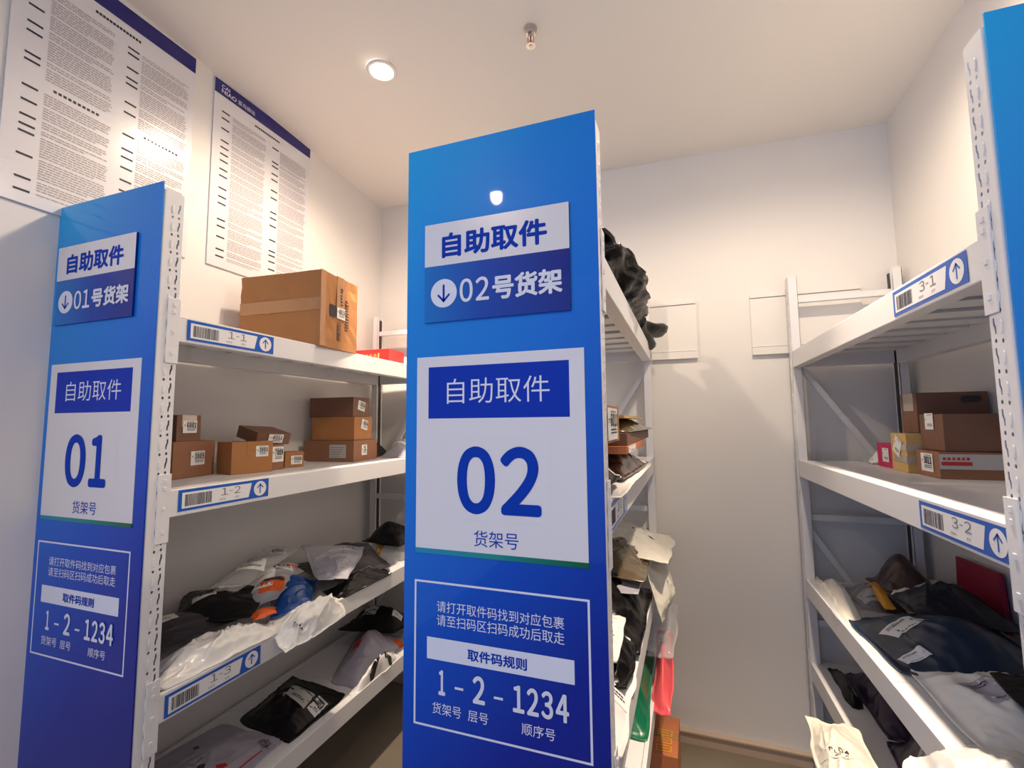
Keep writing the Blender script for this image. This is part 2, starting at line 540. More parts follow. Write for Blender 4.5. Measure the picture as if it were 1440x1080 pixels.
def shelf_tag(parent, face, y0, zc, text, rev, fixed_len=0.295, h=0.058, smudge=''):
    """blue bordered barcode tag on the beam face; rev: reads towards -y"""
    L = fixed_len
    def fn(a, b, lift):
        y = (y0 + a) if not rev else (y0 + L - a)
        return (face - 0.0012 - lift if parent['side'] > 0 else face - 0.0012 - lift, y, zc - h / 2 + b)
    t = Flat().rect(0, L, 0, h).build('shelf_tag', M['tag_blue'], parent, fn)
    t['label'] = 'blue and white barcode tag reading ' + text
    Flat().poly([(.010, .007), (L - .075, .007), (L - .065, h - .008), (.010, h - .008)]).build('tag_inner_field', M['tag_white'], t, fn, .0003)
    rr = random.Random(len(text) * 7 + ord(text[0]) + ord(text[-1]))
    f = Flat()
    a = .018
    while a < .094:
        w = rr.choice([.0012, .0012, .002, .003])
        f.rect(a, a + w, .012, h - .014)
        a += w + rr.choice([.0009, .0012, .002])
    f.build('barcode', M['dark_text'], t, fn, .0005)
    f = Flat().text(text, .126, .190, .026, .047)
    f.text('货架号', .120, .140, .012, .018).text('层号', .172, .186, .012, .018)
    f.build('tag_number', M['grey_text'], t, fn, .0006)
    Flat().disc(L - .033, h / 2, .0235).build('tag_disc', M['tag_white'], t, fn, .0004)
    Flat().arrow(L - .033, h / 2, .030, True, t=.13).build('tag_arrow', M['tag_blue'], t, fn, .0007)

def beam_profile():
    # x grows into the rack, z 0 = top of the lip
    return [(0, 0), (0.014, 0), (0.014, -0.009), (0.040, -0.009), (0.040, -0.072), (0.0, -0.072)]

def rack(label, loc, rz, side, length, depth, levels, tags, zt=2.135, end_bars=(2.02, 1.06, 0.62)):
    """local frame: x = 0 is the aisle face, x grows into the rack, y along it. side=+1 keeps x, -1 mirrors it"""
    root = thing('storage_rack', label, 'shelving rack', loc, rz, group='white slotted steel parcel racks')
    root['side'] = side
    fr = bpy.data.objects.new('tmp', None)
    # mirrored racks are authored with mirrored x through the helper below
    parts_before = set(bpy.data.objects.keys())
    pw = 0.055
    for (x, holes) in ((0.0, True), (depth, False)):
        upright(root, x, 0.0, pw, zt, holes)
        upright(root, x, length - pw, length, zt, holes)
    for zb in levels:
        for xx, flip in ((0.0, False), (depth, True)):
            bm = bmesh.new()
            pr = beam_profile()
            if flip:
                pr = [(depth - x, z) for x, z in pr][::-1]
            add_prism_y(bm, [(x, z + zb) for x, z in pr], pw + .001, length - pw - .001)
            b = obj('long_beam', bm, M['steel'], root)
            bv = b.modifiers.new('bevel', 'BEVEL'); bv.width = .002; bv.segments = 2; bv.limit_method = 'ANGLE'
        for yy in (0.004, length - .040):
            box('end_beam', 0.040, depth - .040, yy + .006, yy + .034, zb - .068, zb - .012, M['steel'], root, .0015)
        # connectors hooked to the aisle face of the uprights
        for ya, yb in ((pw - .033, pw + .001), (length - pw - .001, length - pw + .033)):
            bm = bmesh.new()
            add_box(bm, -.0035, -.0006, ya, yb, zb - .135, zb + .045, .001)
            for dz in (.028, .008, -.045, -.105):
                add_box(bm, -.0052, -.003, (ya + yb) / 2 - .004, (ya + yb) / 2 + .004, zb + dz - .007, zb + dz + .003, .0006)
            obj('beam_connector', bm, M['steel'], root)
        # deck panels laid across
        n = 5
        span = length - 2 * .04
        w = span / n
        for i in range(n):
            bm = bmesh.new()
            ya = .04 + i * w + .001
            yb = ya + w - .002
            xa, xb = .0155, depth - .0155
            add_box(bm, xa, xb, ya, yb, zb - .0085, zb - .0035)
            # folded stiffeners: two closed channels with a deep slot between neighbours
            add_box(bm, .042, depth - .042, ya + .026, ya + w * .42, zb - .020, zb - .0086, .002)
            add_box(bm, .042, depth - .042, ya + w * .58, yb - .026, zb - .020, zb - .0086, .002)
            dp = obj('deck_panel', bm, M['steel'], root)
            lb = bmesh.new()    # dark strips, the shade of the stiffener slots put into colour
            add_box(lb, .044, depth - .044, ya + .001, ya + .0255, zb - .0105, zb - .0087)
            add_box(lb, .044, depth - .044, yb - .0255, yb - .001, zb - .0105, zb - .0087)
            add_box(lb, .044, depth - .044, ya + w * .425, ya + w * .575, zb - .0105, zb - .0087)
            ls = obj('slot_shade_strips', lb, M['recess_shade'], dp)
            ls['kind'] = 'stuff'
    for yy in (0.0, length - pw):   # dark strip painted as the shade inside the open rear channels
        box('channel_shade_strip', depth - .038, depth - .0365, yy + .016, yy + pw - .016, .01, zt - .02, M['recess_shade'], root)
    for zb in end_bars:
        for yy in (0.012, length - .04):
            box('cross_bar', 0.030, depth - .030, yy, yy + .028, zb, zb + .026, M['steel'], root, .001)
    for zz in (1.74, 1.02):      # diagonal braces of the end frames
        for yy in (0.016, length - .030):
            a, b = Vector((.030, yy, zz)), Vector((depth - .030, yy, zz - .56))
            d = (b - a).normalized()
            n_ = Vector((-d.z, 0, d.x)) * .011
            v = [a - n_, b - n_, b + n_, a + n_]
            v += [p + Vector((0, .014, 0)) for p in v]
            raw('diagonal_brace', v, [(0, 1, 2, 3), (7, 6, 5, 4), (0, 4, 5, 1), (1, 5, 6, 2), (2, 6, 7, 3), (3, 7, 4, 0)], M['steel'], root)
    for (y0, zc, tx, rev) in tags:
        shelf_tag(root, 0.0, y0, zc, tx, rev)
    if side < 0:
        # rack faces +x: mirror every part mesh in x so that it grows towards -x
        stack = list(root.children)
        for p in list(stack):
            stack += list(p.children)
        done = set()
        for p in stack:
            if p.data.name in done:
                continue
            done.add(p.data.name)
            for v in p.data.vertices:
                v.co.x = -v.co.x
            p.data.flip_normals()
    return root

X1, Y1 = -1.285, 0.815
LV1 = (1.795, 1.318, 0.795, 0.375)
rack('white slotted steel rack on the left behind the 01 board', (X1, Y1, 0), 0, -1, 1.53, 0.415, LV1,
     [(.893 - Y1, 1.76, '1-1', False), (.893 - Y1, 1.286, '1-2', False), (.885 - Y1, .758, '1-3', False)])
X2, Y2 = -0.138, 0.936
LV2 = (1.86, 1.325, 0.80, 0.44)
rack('white slotted steel rack in the middle, behind the 02 board', (X2, Y2, 0), -0.025, -1, 1.45, 0.44, LV2,
     [(.03, 1.288, '2-2', False)])
X3, Y3 = 0.500, 0.926
LV3 = (1.797, 1.320, 0.815, 0.475)
rack('white slotted steel rack on the right, against the right wall, tags 3-1 and 3-2', (X3, Y3, 0), 0, 1, 1.455, 0.42, LV3,
     [(1.02 - Y3, 1.762, '3-1', True), (.975 - Y3, 1.284, '3-2', True)])

# ------------------------------------------------------------------ sign boards
def sign_board(label, x, y, zt, num, du=0, dv=0, pu=0, pv=0):
    W, H = 0.456, 2.0
    t = thing('sign_board', label, 'sign board', (x, y, zt), group='tall blue shelf number boards')
    box('backing_panel', 0, W, 0, 0.003, -H, 0, M['sign'], t)
    def fn(off):
        return lambda a, b, lift: (a, -off - lift, -b)
    # raised header plate
    a0, a1, b0, bm_, b1 = .051 + pu, .397 + pu, .196 + pv, .2975 + pv, .430 + pv
    hp = box('header_plate', a0, a1, -.006, -.0005, -b1, -b0, M['plate_grad'], t)
    f = fn(.0062)
    Flat().rect(a0, a1, b0, bm_).build('header_plate_top', M['white_print'], hp, f)
    def T(fl, s, x0, x1, y0, y1, bold=0.0):   # text box given top / bottom downwards
        return fl.text(s, x0, x1, y1, y0, bold)
    T(Flat(), '自助取件', .096 + pu, .349 + pu, .222 + pv, .281 + pv, .034).build('header_lettering', M['blue_text'], hp, f, .0004)
    fl = Flat()
    T(fl, num, .142 + pu, .214 + pu, .336 + pv, .390 + pv, .02)
    T(fl, '号货架', .222 + pu, .381 + pu, .337 + pv, .392 + pv, .034)
    fl.build('header_number', M['white_text'], hp, f, .0004)
    Flat().disc(.101 + pu, .364 + pv, .0335).build('header_disc', M['white_text'], hp, f, .0003)
    fa = Flat()
    fa.arrow(.101 + pu, .364 + pv, .040, True, t=.13)
    fa.build('header_arrow', M['blue_text'], hp, f, .0006)
    # number card
    c0, c1, d0, d1 = .030 + du, .422 + du, .510 + dv, .941 + dv
    cd = box('number_card', c0, c1, -.0016, -.0002, -d1, -d0, M['white_print'], t)
    f = fn(.0018)
    box('card_stripe', c0, c1, -.0017, -.0001, -(d1 + .011), -d1, M['stripe_grad'], cd)
    Flat().rect(.0605 + du, .390 + du, .534 + dv, .652 + dv).build('card_heading', M['hdr_blue'], cd, f)
    T(Flat(), '自助取件', .108 + du, .348 + du, .563 + dv, .619 + dv, -.004).build('heading_lettering', M['white_text'], cd, f, .0004)
    if num == '02':
        fl = Flat()
        T(fl, '0', .134, .224, .714, .860, .035)
        T(fl, '2', .236, .327, .714, .858, .035)
    else:
        fl = Flat()
        T(fl, '0', .118, .208, .712 + dv, .858 + dv, .035)
        T(fl, '1', .226, .298, .714 + dv, .855 + dv, .035)
    fl.build('card_number', M['blue_text'], cd, f, .0004)
    T(Flat(), '货架号', .174 + du, .276 + du, .894 + dv, .928 + dv).build('card_caption', M['blue_text'], cd, f, .0004)
    fl = Flat()
    for i in range(12):   # faint dashed outline round the number
        a = .104 + i * .0205
        fl.rect(a + du, a + .012 + du, .697 + dv, .6985 + dv).rect(a + du, a + .012 + du, .873 + dv, .8745 + dv)
    for i in range(8):
        b = .70 + i * .0215
        fl.rect(.104 + du, .1052 + du, b + dv, b + .012 + dv).rect(.346 + du, .3472 + du, b + dv, b + .012 + dv)
    fl.build('dashed_outline', M['poster'], cd, f, .0003)
    # pickup code rules
    f = fn(.0003)
    rb = Flat().frame(.0275 + du, .422 + du, 1.0115 + dv, 1.318 + dv, .0045).build('rule_frame', M['white_text'], t, f)
    fl = Flat()
    T(fl, '请打开取件码找到对应包裹', .084 + du, .370 + du, 1.0515 + dv, 1.0755 + dv)
    T(fl, '请至扫码区扫码成功后取走', .084 + du, .370 + du, 1.0805 + dv, 1.1045 + dv)
    fl.build('rule_lettering', M['white_text'], rb, f, .0002)
    fl = Flat()
    T(fl, '1', .089 + du, .105 + du, 1.196 + dv, 1.248 + dv, .03)
    T(fl, '2', .170 + du, .198 + du, 1.194 + dv, 1.250 + dv, .03)
    T(fl, '1234', .260 + du, .377 + du, 1.197 + dv, 1.250 + dv, .03)
    fl.rect(.128 + du, .148 + du, 1.225 + dv, 1.230 + dv).rect(.218 + du, .238 + du, 1.228 + dv, 1.233 + dv)
    fl.build('example_code', M['white_text'], rb, f, .0002)
    fl = Flat()
    T(fl, '货架号', .074 + du, .143 + du, 1.264 + dv, 1.288 + dv)
    fl.build('caption_lettering', M['white_text'], rb, f, .0002)
    fl = Flat()
    T(fl, '层号', .159 + du, .205 + du, 1.266 + dv, 1.288 + dv)
    fl.build('caption_lettering', M['white_text'], rb, f, .0002)
    fl = Flat()
    T(fl, '顺序号', .278 + du, .348 + du, 1.267 + dv, 1.290 + dv)
    fl.build('caption_lettering', M['white_text'], rb, f, .0002)
    br = Flat().rect(.060 + du, .389 + du, 1.1305 + dv, 1.1765 + dv).build('rule_bar', M['white_text'], rb, f, .0002)
    T(Flat(), '取件码规则', .158 + du, .291 + du, 1.1425 + dv, 1.1665 + dv, .03).build('bar_lettering', M['blue_text'], t, f, .0006)
    return t
sign_board('tall blue sign board marked 01 at the left rack end', -1.741, 0.810, 2.154, '01', -.009, -.028, -.028, -.064)
sign_board('tall blue sign board marked 02 at the middle rack end', -0.594, 0.931, 2.154, '02')
sb3 = thing('sign_board', 'tall blue sign board cut off by the right edge of the photo', 'sign board', (0.5, 0.917, 2.153), group='tall blue shelf number boards')
box('backing_panel', 0, .456, 0, .003, -2.0, 0, M['sign'], sb3)
hp = box('header_plate', .051, .397, -.006, -.0005, -.430, -.196, M['plate_grad'], sb3)

# ------------------------------------------------------------------ wall posters
def poster(label, y0, z0, w, h, seed, header_text, big):
    t = thing('notice_board', label, 'notice board', (XL, y0, z0), group='printed rule notices on the left wall')
    box('backing_board', 0.001, .006, 0, w, 0, h, M['poster'], t, .0008)
    fn = lambda a, b, lift: (.0063 + lift, a, b)
    hd = Flat().rect(0, w, h - .062, h).build('header_band', M['navy'], t, fn)
    if header_text:
        Flat().text('CAI', .030, .066, h - .028, h - .013, .01).text('NIAO', .030, .098, h - .050, h - .032, .01).text('菜鸟驿站', .106, .190, h - .050, h - .030).build('header_lettering', M['white_text'], hd, fn, .0004)
    rr = random.Random(seed)
    g, d = Flat(), Flat()
    # titles
    for k in range(14):
        d.rect(w * .37 + k * .0098, w * .37 + k * .0098 + .0075, h - .097, h - .088)
    cols = ((.035, .085, .255), (.290, .335, .500))
    bb = (h - .125, h - .135)
    for (ca, cb, ce), top in zip(cols, bb):
        b = top
        sub = 1 if big else 0
        while b > .035:
            if big and h * .50 > b > h * .47 and sub:
                for k in range(10):
                    d.rect(cb + .02 + k * .012, cb + .02 + k * .012 + .008, b - .018, b - .010)
                b -= .034
                sub = 0
                continue
            lines = rr.choice([2, 3, 3, 4, 5, 6, 8])
            d.rect(ca, ca + .036, b - .0065, b)
            for _ in range(lines):
                a = cb
                end = ce - (rr.random() * .09 if _ == lines - 1 else rr.random() * .01)
                while a < end:
                    wl = rr.uniform(.006, .02)
                    g.rect(a, min(a + wl, end), b - .0046, b - .0008)
                    a += wl + .0022
                b -= .0078
                if b < .035:
                    break
            b -= .0055
    o = d.build('bold_headings', M['dark_text'], t, fn, .0002)
    o['kind'] = 'stuff'
    o = g.build('small_print', M['pale_text'], t, fn, .0002)
    o['kind'] = 'stuff'
poster('large white notice with navy header at upper left, partly outside the photo', .664, 2.128, .523, .808, 3, False, True)
poster('white notice with navy header and small text, right of the larger one', 1.268, 2.135, .523, .792, 8, True, False)
# ------------------------------------------------------------------ parcels
def print_on(parent, fn, w, h, number, pm=None, lines=True, seed=1, rot90=False, nlift=.0006):
    """black print of a shipping slip in a w x h frame (number, small lines, grey block where the code stood is left out)"""
    f = Flat()
    if number:
        f.text(number, w * .26, w * .93, h * .42, h * .84, .04)
    if lines:
        rr = random.Random(seed)
        for k in range(2):
            b = h * (.30 - k * .10)
            a = w * .30
            while a < w * .85:
                wl = rr.uniform(.03, .12) * w
                f.rect(a, min(a + wl, w * .9), b, b + h * .05)
                a += wl + .02 * w
        a = w * .32
        while a < w * .8:
            wl = rr.uniform(.04, .1) * w
            f.rect(a, a + wl, h * .87, h * .91)
            a += wl + .03 * w
        f.rect(w * .08, w * .2, h * .62, h * .66).rect(w * .08, w * .17, h * .54, h * .57)
    o = f.build('slip_print', M['dark_text'], parent, fn, nlift)
    if not number:
        o['kind'] = 'stuff'      # unreadable fine print
    return o

FACES = {
    '+x': lambda x0, x1, y0, y1, h: ((lambda a, b, l: (x1 + l, y0 + a, b)), y1 - y0),
    '-x': lambda x0, x1, y0, y1, h: ((lambda a, b, l: (x0 - l, y1 - a, b)), y1 - y0),
    '-y': lambda x0, x1, y0, y1, h: ((lambda a, b, l: (x0 + a, y0 - l, b)), x1 - x0),
}
def carton(name, label, loc, rz, xr, yr, h, m='card', slips=(), tape='x', tape_m='tape', group=None, rot=None, seed=1, dent=.0025, extra=None, tape_w=.045, cat='parcel'):
    t = thing(name, label, cat, loc, rz, group, rot)
    x0, x1 = xr
    y0, y1 = yr
    bm = bmesh.new()
    add_box(bm, x0, x1, y0, y1, 0, h)
    bmesh.ops.subdivide_edges(bm, edges=bm.edges[:], cuts=7, use_grid_fill=True)
    rr = Vector((seed * 3.1, seed * 1.7, seed * .9))
    for v in bm.verts:
        p = v.co
        ex = sum(1 for a, lo, hi in ((p.x, x0, x1), (p.y, y0, y1), (p.z, 0, h)) if abs(a - lo) < 1e-5 or abs(a - hi) < 1e-5)
        k = 1.0 if ex == 1 else (.5 if ex == 2 else .3)
        n = noise.noise_vector(p * 14 + rr)
        v.co = p - Vector(((1 if p.x > (x0 + x1) / 2 else -1), (1 if p.y > (y0 + y1) / 2 else -1), (1 if p.z > h / 2 else 0))) * abs(n.x) * dent * k + n * dent * .3 * k
        if p.z < .001:
            v.co.z = 0
    body = obj('carton_body', bm, M[m], t)
    bv = body.modifiers.new('bevel', 'BEVEL'); bv.width = .0015; bv.segments = 2; bv.limit_method = 'ANGLE'; bv.angle_limit = math.radians(50)
    o = .0008
    if tape == 'x':      # strip along x over the top and down the two x ends
        c = (y0 + y1) / 2
        bm = bmesh.new()
        add_box(bm, x0 - o, x1 + o, c - tape_w / 2, c + tape_w / 2, h - .0005, h + o)
        for xx in (x0, x1):
            add_box(bm, xx - o, xx + o, c - tape_w / 2, c + tape_w / 2, h * .55, h + o)
        obj('tape_strip', bm, M[tape_m], t)
    elif tape == 'y':
        c = (x0 + x1) / 2
        bm = bmesh.new()
        add_box(bm, c - tape_w / 2, c + tape_w / 2, y0 - o, y1 + o, h - .0005, h + o)
        for yy in (y0, y1):
            add_box(bm, c - tape_w / 2, c + tape_w / 2, yy - o, yy + o, h * .55, h + o)
        obj('tape_strip', bm, M[tape_m], t)
    elif tape == 'band':  # band right round the middle
        bm = bmesh.new()
        add_box(bm, x0 - o, x1 + o, y0 - o, y1 + o, h * .5 - tape_w / 2, h * .5 + tape_w / 2)
        obj('tape_band', bm, M[tape_m], t)
    for s in slips:
        face, u, w_, lw, lh, num = s[:6]
        pm = s[6] if len(s) > 6 else 'paper'
        ang = s[7] if len(s) > 7 else 0.0
        fnb, W = FACES[face](x0, x1, y0, y1, h)
        ca, sa = math.cos(ang), math.sin(ang)
        def fn(a, b, l, u=u, w_=w_, lw=lw, lh=lh, ca=ca, sa=sa, fnb=fnb, W=W):
            a -= lw / 2; b -= lh / 2
            return fnb(u * W + a * ca - b * sa, w_ * h + a * sa + b * ca, l + .0016)
        sl = Flat().rect(0, lw, 0, lh).build('shipping_slip', M[pm], t, fn)
        print_on(sl, fn, lw, lh, num, seed=seed + int(u * 10))
    if extra:
        extra(t, x0, x1, y0, y1, h)
    return t

def bag(name, label, q, T, m, slips=(), seed=1, wr=.006, group=None, cat='parcel bag', nu=60, nv=46, seam=.045, mats=None, puff=.85, outline=.012, freq=13, extra=None, wrdir=(1, 2.2)):
    """filled poly mailer lying on the four corner points q (bottom surface), u: q0->q1, v: q0->q3"""
    Q = [Vector(p) for p in q]
    org = (Q[0] + Q[1] + Q[2] + Q[3]) / 4
    lu = ((Q[1] - Q[0]).length + (Q[2] - Q[3]).length) / 2
    lv = ((Q[3] - Q[0]).length + (Q[2] - Q[1]).length) / 2
    nrm = (Q[1] - Q[0] + Q[2] - Q[3]).cross(Q[3] - Q[0] + Q[2] - Q[1]).normalized()
    if nrm.z < 0 or (abs(nrm.z) < .2 and nrm.y > 0):
        nrm = -nrm
    sd = Vector((seed * 7.3, seed * 2.1, seed * 4.7))
    def e(t):
        s = min(t, 1 - t)
        return 0.0 if s <= seam else math.sin(math.pi / 2 * min(1, (s - seam) / (.5 - seam))) ** puff
    def base(u, v):
        p = (Q[0] * (1 - u) + Q[1] * u) * (1 - v) + (Q[3] * (1 - u) + Q[2] * u) * v
        # rounded corners and wavy outline
        cu, cv = abs(u - .5) * 2, abs(v - .5) * 2
        c = (Q[0] + Q[1] + Q[2] + Q[3]) / 4
        p = p + (c - p) * .04 * (cu * cv) ** 4
        n = noise.noise_vector(Vector((u * 3, v * 3, 0)) + sd)
        k = max(cu, cv) ** 3
        return p + (n - nrm * n.dot(nrm)) * outline * k
    def f(u, v, lift=0.0):
        p = base(u, v)
        env = e(u) * e(v)
        a, b = u * lu * freq * wrdir[0], v * lv * freq * wrdir[1]
        wp = noise.noise_vector(Vector((a * .35, b * .35, seed * .7))) * 1.4
        n1 = (1 - min(1, abs(noise.noise(Vector((a * .55 + wp.x, b * .55 + wp.y, seed * 1.3)))) * 2.6)) ** 2 * 1.5
        n2 = (1 - min(1, abs(noise.noise(Vector((a * 1.5 + wp.y + 5, b * 1.4 + wp.x, seed * 2.3)))) * 2.4)) ** 2
        n3 = noise.noise(Vector((u * 2.2, v * 2.2, seed * 3.3)))
        hgt = T * 1.1 * env * (1 + .4 * n3) + wr * 1.5 * (n1 * .8 + n2 * .45) * (.35 + .65 * min(1, env * 1.6)) + .0015
        return p + nrm * max(hgt, .0012) + nrm * lift
    me_v, me_f = [], []
    for j in range(nv + 1):
        for i in range(nu + 1):
            me_v.append(f(i / nu, j / nv))
    off = len(me_v)
    for j in range(nv + 1):
        for i in range(nu + 1):
            me_v.append(base(i / nu, j / nv))
    W = nu + 1
    for j in range(nv):
        for i in range(nu):
            a = j * W + i
            me_f.append((a, a + 1, a + 1 + W, a + W))
            me_f.append((off + a, off + a + W, off + a + 1 + W, off + a + 1))
    for i in range(nu):
        a = i; me_f.append((a, off + a, off + a + 1, a + 1))
        a = nv * W + i; me_f.append((a, a + 1, off + a + 1, off + a))
    for j in range(nv):
        a = j * W; me_f.append((a, a + W, off + a + W, off + a))
        a = j * W + nu; me_f.append((a, off + a, off + a + W, a + W))
    t = thing(name, label, cat, org, 0, group)
    loc = lambda p: p - org
    body = raw('bag_film', [loc(p) for p in me_v], me_f, M[m], t, True)
    bm = bmesh.new(); bm.from_mesh(body.data); bmesh.ops.recalc_face_normals(bm, faces=bm.faces); bm.to_mesh(body.data); bm.free()
    for p in body.data.polygons:
        p.use_smooth = True
    def patch(u0, v0, w, h, ang, mm, nm, par, lift, n=8):
        ca, sa = math.cos(ang), math.sin(ang)
        def fn(a, b, l):
            a -= w / 2; b -= h / 2
            uu = min(.995, max(.005, u0 + (a * ca - b * sa) / lu)); vv = min(.995, max(.005, v0 + (a * sa + b * ca) / lv))
            return loc(f(uu, vv, .0014 + lift + l))
        vs = [fn(w * i / n, h * j / n, 0) for j in range(n + 1) for i in range(n + 1)]
        fs = [(j * (n + 1) + i, j * (n + 1) + i + 1, (j + 1) * (n + 1) + i + 1, (j + 1) * (n + 1) + i) for j in range(n) for i in range(n)]
        return raw(nm, vs, fs, M[mm], par, True), fn
    for s in slips:
        u0, v0, w, h, ang, num = s[:6]
        mm = s[6] if len(s) > 6 else 'paper'
        nm = s[7] if len(s) > 7 else 'shipping_slip'
        sl, fn = patch(u0, v0, w, h, ang, mm, nm, t, s[8] if len(s) > 8 else 0)
        if num is not None:
            print_on(sl, fn, w, h, num, seed=seed, nlift=.0009)
    if extra:
        extra(t, f, loc, lu, lv)
    return t

def crumple(name, label, loc, r, m, seed=1, amp=.35, cat='parcel bag', flat=0.0, rz=0, slips=(), tails=()):
    """knotted or tightly wrapped lump: displaced ball with a flat underside"""
    t = thing(name, label, cat, loc, rz)
    bm = bmesh.new()
    bmesh.ops.create_icosphere(bm, subdivisions=5, radius=1)
    sd = Vector((seed * 3.3, seed, seed * 5.1))
    for v in bm.verts:
        d = v.co.normalized()
        k = 1 - abs(noise.noise(d * 1.8 + sd)) * amp * 1.1 - (1 - abs(noise.noise(Vector((d.x * 3.2, d.y * 7.5, d.z * 2.2)) + sd))) ** 3 * amp * .38
        p = Vector((d.x * r[0], d.y * r[1], d.z * r[2])) * (k + .15)
        p.z = max(p.z, -r[2] * (1 - flat)) + r[2] * (1 - flat)
        v.co = p
    obj('bag_film', bm, M[m], t, True)
    for (a, b, ra, rb) in tails:
        bm = bmesh.new()
        seg = 14
        A, B = Vector(a), Vector(b)
        ax = (B - A).normalized()
        s1 = ax.orthogonal().normalized(); s2 = ax.cross(s1)
        rings = []
        for j in range(9):
            tt = j / 8
            c = A.lerp(B, tt)
            rad = ra + (rb - ra) * tt
            rings.append([bm.verts.new(c + (s1 * math.cos(2 * math.pi * i / seg) + s2 * math.sin(2 * math.pi * i / seg) * .5) * rad * (1 + .45 * noise.noise(Vector((i * 1.7, tt * 3, seed))))) for i in range(seg)])
        for p, q_ in zip(rings, rings[1:]):
            for i in range(seg):
                bm.faces.new((p[i], p[(i + 1) % seg], q_[(i + 1) % seg], q_[i]))
        bm.faces.new(rings[0]); bm.faces.new(rings[-1][::-1])
        obj('gathered_tail', bm, M[m], t, True)
    for (face_pts, mm, num) in slips:
        P = [Vector(p) for p in face_pts]
        w = (P[1] - P[0]).length; h = (P[3] - P[0]).length
        n = (P[1] - P[0]).cross(P[3] - P[0]).normalized()
        fn = lambda a, b, l, P=P, w=w, h=h, n=n: P[0] + (P[1] - P[0]) * (a / w) + (P[3] - P[0]) * (b / h) + n * l
        sl = Flat().rect(0, w, 0, h).build('shipping_slip', M[mm], t, fn)
        print_on(sl, fn, w, h, num, seed=seed, nlift=.0008)
    return t

Z11, Z12, Z13, Z14 = LV1[0] - .003, LV1[1] - .003, LV1[2] - .003, LV1[3] - .003
# ---- rack 1, top shelf
def carton_8015_marks(t, x0, x1, y0, y1, h):
    fn = lambda a, b, l: (x1 + .0016 + l, y0 + a, b)
    f = Flat()
    rr = random.Random(5)
    # stencilled handling marks around the slip: three columns and a block
    for (a0, a1, b0, b1, n) in ((.102, .122, .04, .105, 7), (.118, .138, .185, .262, 6), (.150, .176, .085, .215, 11)):
        st = (b1 - b0) / n
        for k in range(n):
            f.rect(a0, a1 - rr.random() * .006, b0 + k * st, b0 + k * st + st * .35)
            f.rect(a0 + rr.random() * .008, a0 + .004 + rr.random() * .01, b0 + k * st + st * .35, b0 + k * st + st * .8)
    f.frame(.100, .124, .036, .108, .002)
    f.rect(.052, .092, .128, .176)
    f.build('stencil_marks', M['dark_text'], t, fn)
    bm = bmesh.new()
    add_box(bm, x1 - .002, x1 + .0012, y0 - .001, y0 + .028, 0.002, h)
    add_box(bm, x0, x1 + .0012, y0 - .0012, y0 + .002, h * .47, h * .47 + .05)
    obj('side_tape', bm, M['tape'], t)
carton('cardboard_box', 'large taped tan cardboard carton alone on top of the left rack, slip 8015', (-1.268, 1.385, Z11), math.radians(4), (-.385, 0), (0, .238), .300,
       'card', [('+x', .52, .50, .052, .046, '8015')], 'x', seed=2, dent=.007, extra=carton_8015_marks)
def red_marks(t, x0, x1, y0, y1, h):
    fn = lambda a, b, l: (x0 + a, y0 - .0016 - l, b)
    f = Flat()
    for k in range(5):
        a = .06 + k * .026
        f.frame(a, a + .018, h * .36, h * .72, .003).rect(a + .007, a + .010, h * .30, h * .78)
    f.rect(.19, .20, h * .3, h * .8)
    f.build('gold_lettering', M['gold_text'], t, fn)
carton('gift_box', 'red gift carton with gold characters at the far end of the left rack top', (-1.45, 2.10, Z11), math.radians(3), (-.26, 0), (0, .16), .108, 'red_box', (), None, seed=3, dent=.001, extra=red_marks)

# ---- rack 1, shelf 1-2
carton('cardboard_box', 'small brown carton with slip 3005 at the near end of shelf 1-2', (-1.545, 1.050, Z12), math.radians(14), (-.12, 0), (0, .185), .124, 'card_dark', [('+x', .56, .52, .062, .048, '3005')], 'y', seed=4)
carton('cardboard_box', 'tiny dark carton with slip 6002 stacked on the 3005 carton', (-1.552, 1.062, Z12 + .124), math.radians(12), (-.085, 0), (0, .10), .088, 'card_brown', [('+x', .52, .55, .058, .042, '6002')], 'x', 'tape_grey', seed=5, tape_w=.06)
carton('cardboard_box', 'tan carton with slip 3003 standing second along shelf 1-2', (-1.498, 1.222, Z12), math.radians(-14), (-.11, 0), (0, .150), .116, 'card', [('+x', .72, .68, .046, .040, '3003')], 'x', seed=6)
carton('cardboard_box', 'narrow carton with slip 7009 squeezed behind the 3003 carton', (-1.490, 1.382, Z12), math.radians(2), (-.10, 0), (0, .070), .098, 'card_dark', [('+x', .5, .62, .060, .060, '7009')], None, seed=7)
carton('cardboard_box', 'flat brown carton with slip 4011 tilted on top of its neighbours', (-1.545, 1.345, Z12 + .108), 0, (-.10, .02), (0, .150), .046, 'card_brown', [('+x', .55, .52, .066, .034, '4011')], None, seed=8, rot=(math.radians(-3), math.radians(14), math.radians(-6)))
carton('cardboard_box', 'little tan carton with slip 5006, last of the near group on shelf 1-2', (-1.515, 1.478, Z12), math.radians(-22), (-.09, 0), (0, .078), .064, 'card', [('+x', .6, .48, .046, .036, '5006')], None, seed=9)
def big_slip(t, x0, x1, y0, y1, h):
    fn = lambda a, b, l: (x0 + .14 + a, y0 - .0016 - l, .018 + b)
    s = Flat().rect(0, .090, 0, .062).build('document_pouch', M['paper_grey'], t, fn)
    f = Flat()
    for k in range(5):
        f.rect(.006, .05 + (k * 37 % 30) * .001, .008 + k * .010, .0095 + k * .010)
    f.build('pouch_print', M['dark_text'], s, fn, .0004)
carton('cardboard_box', 'brown carton with grey document pouch, bottom of the stack on shelf 1-2', (-1.43, 1.80, Z12), math.radians(6), (-.27, 0), (0, .21), .100, 'card_dark', [('+x', .42, .52, .048, .050, '1')], None, seed=10, extra=big_slip)
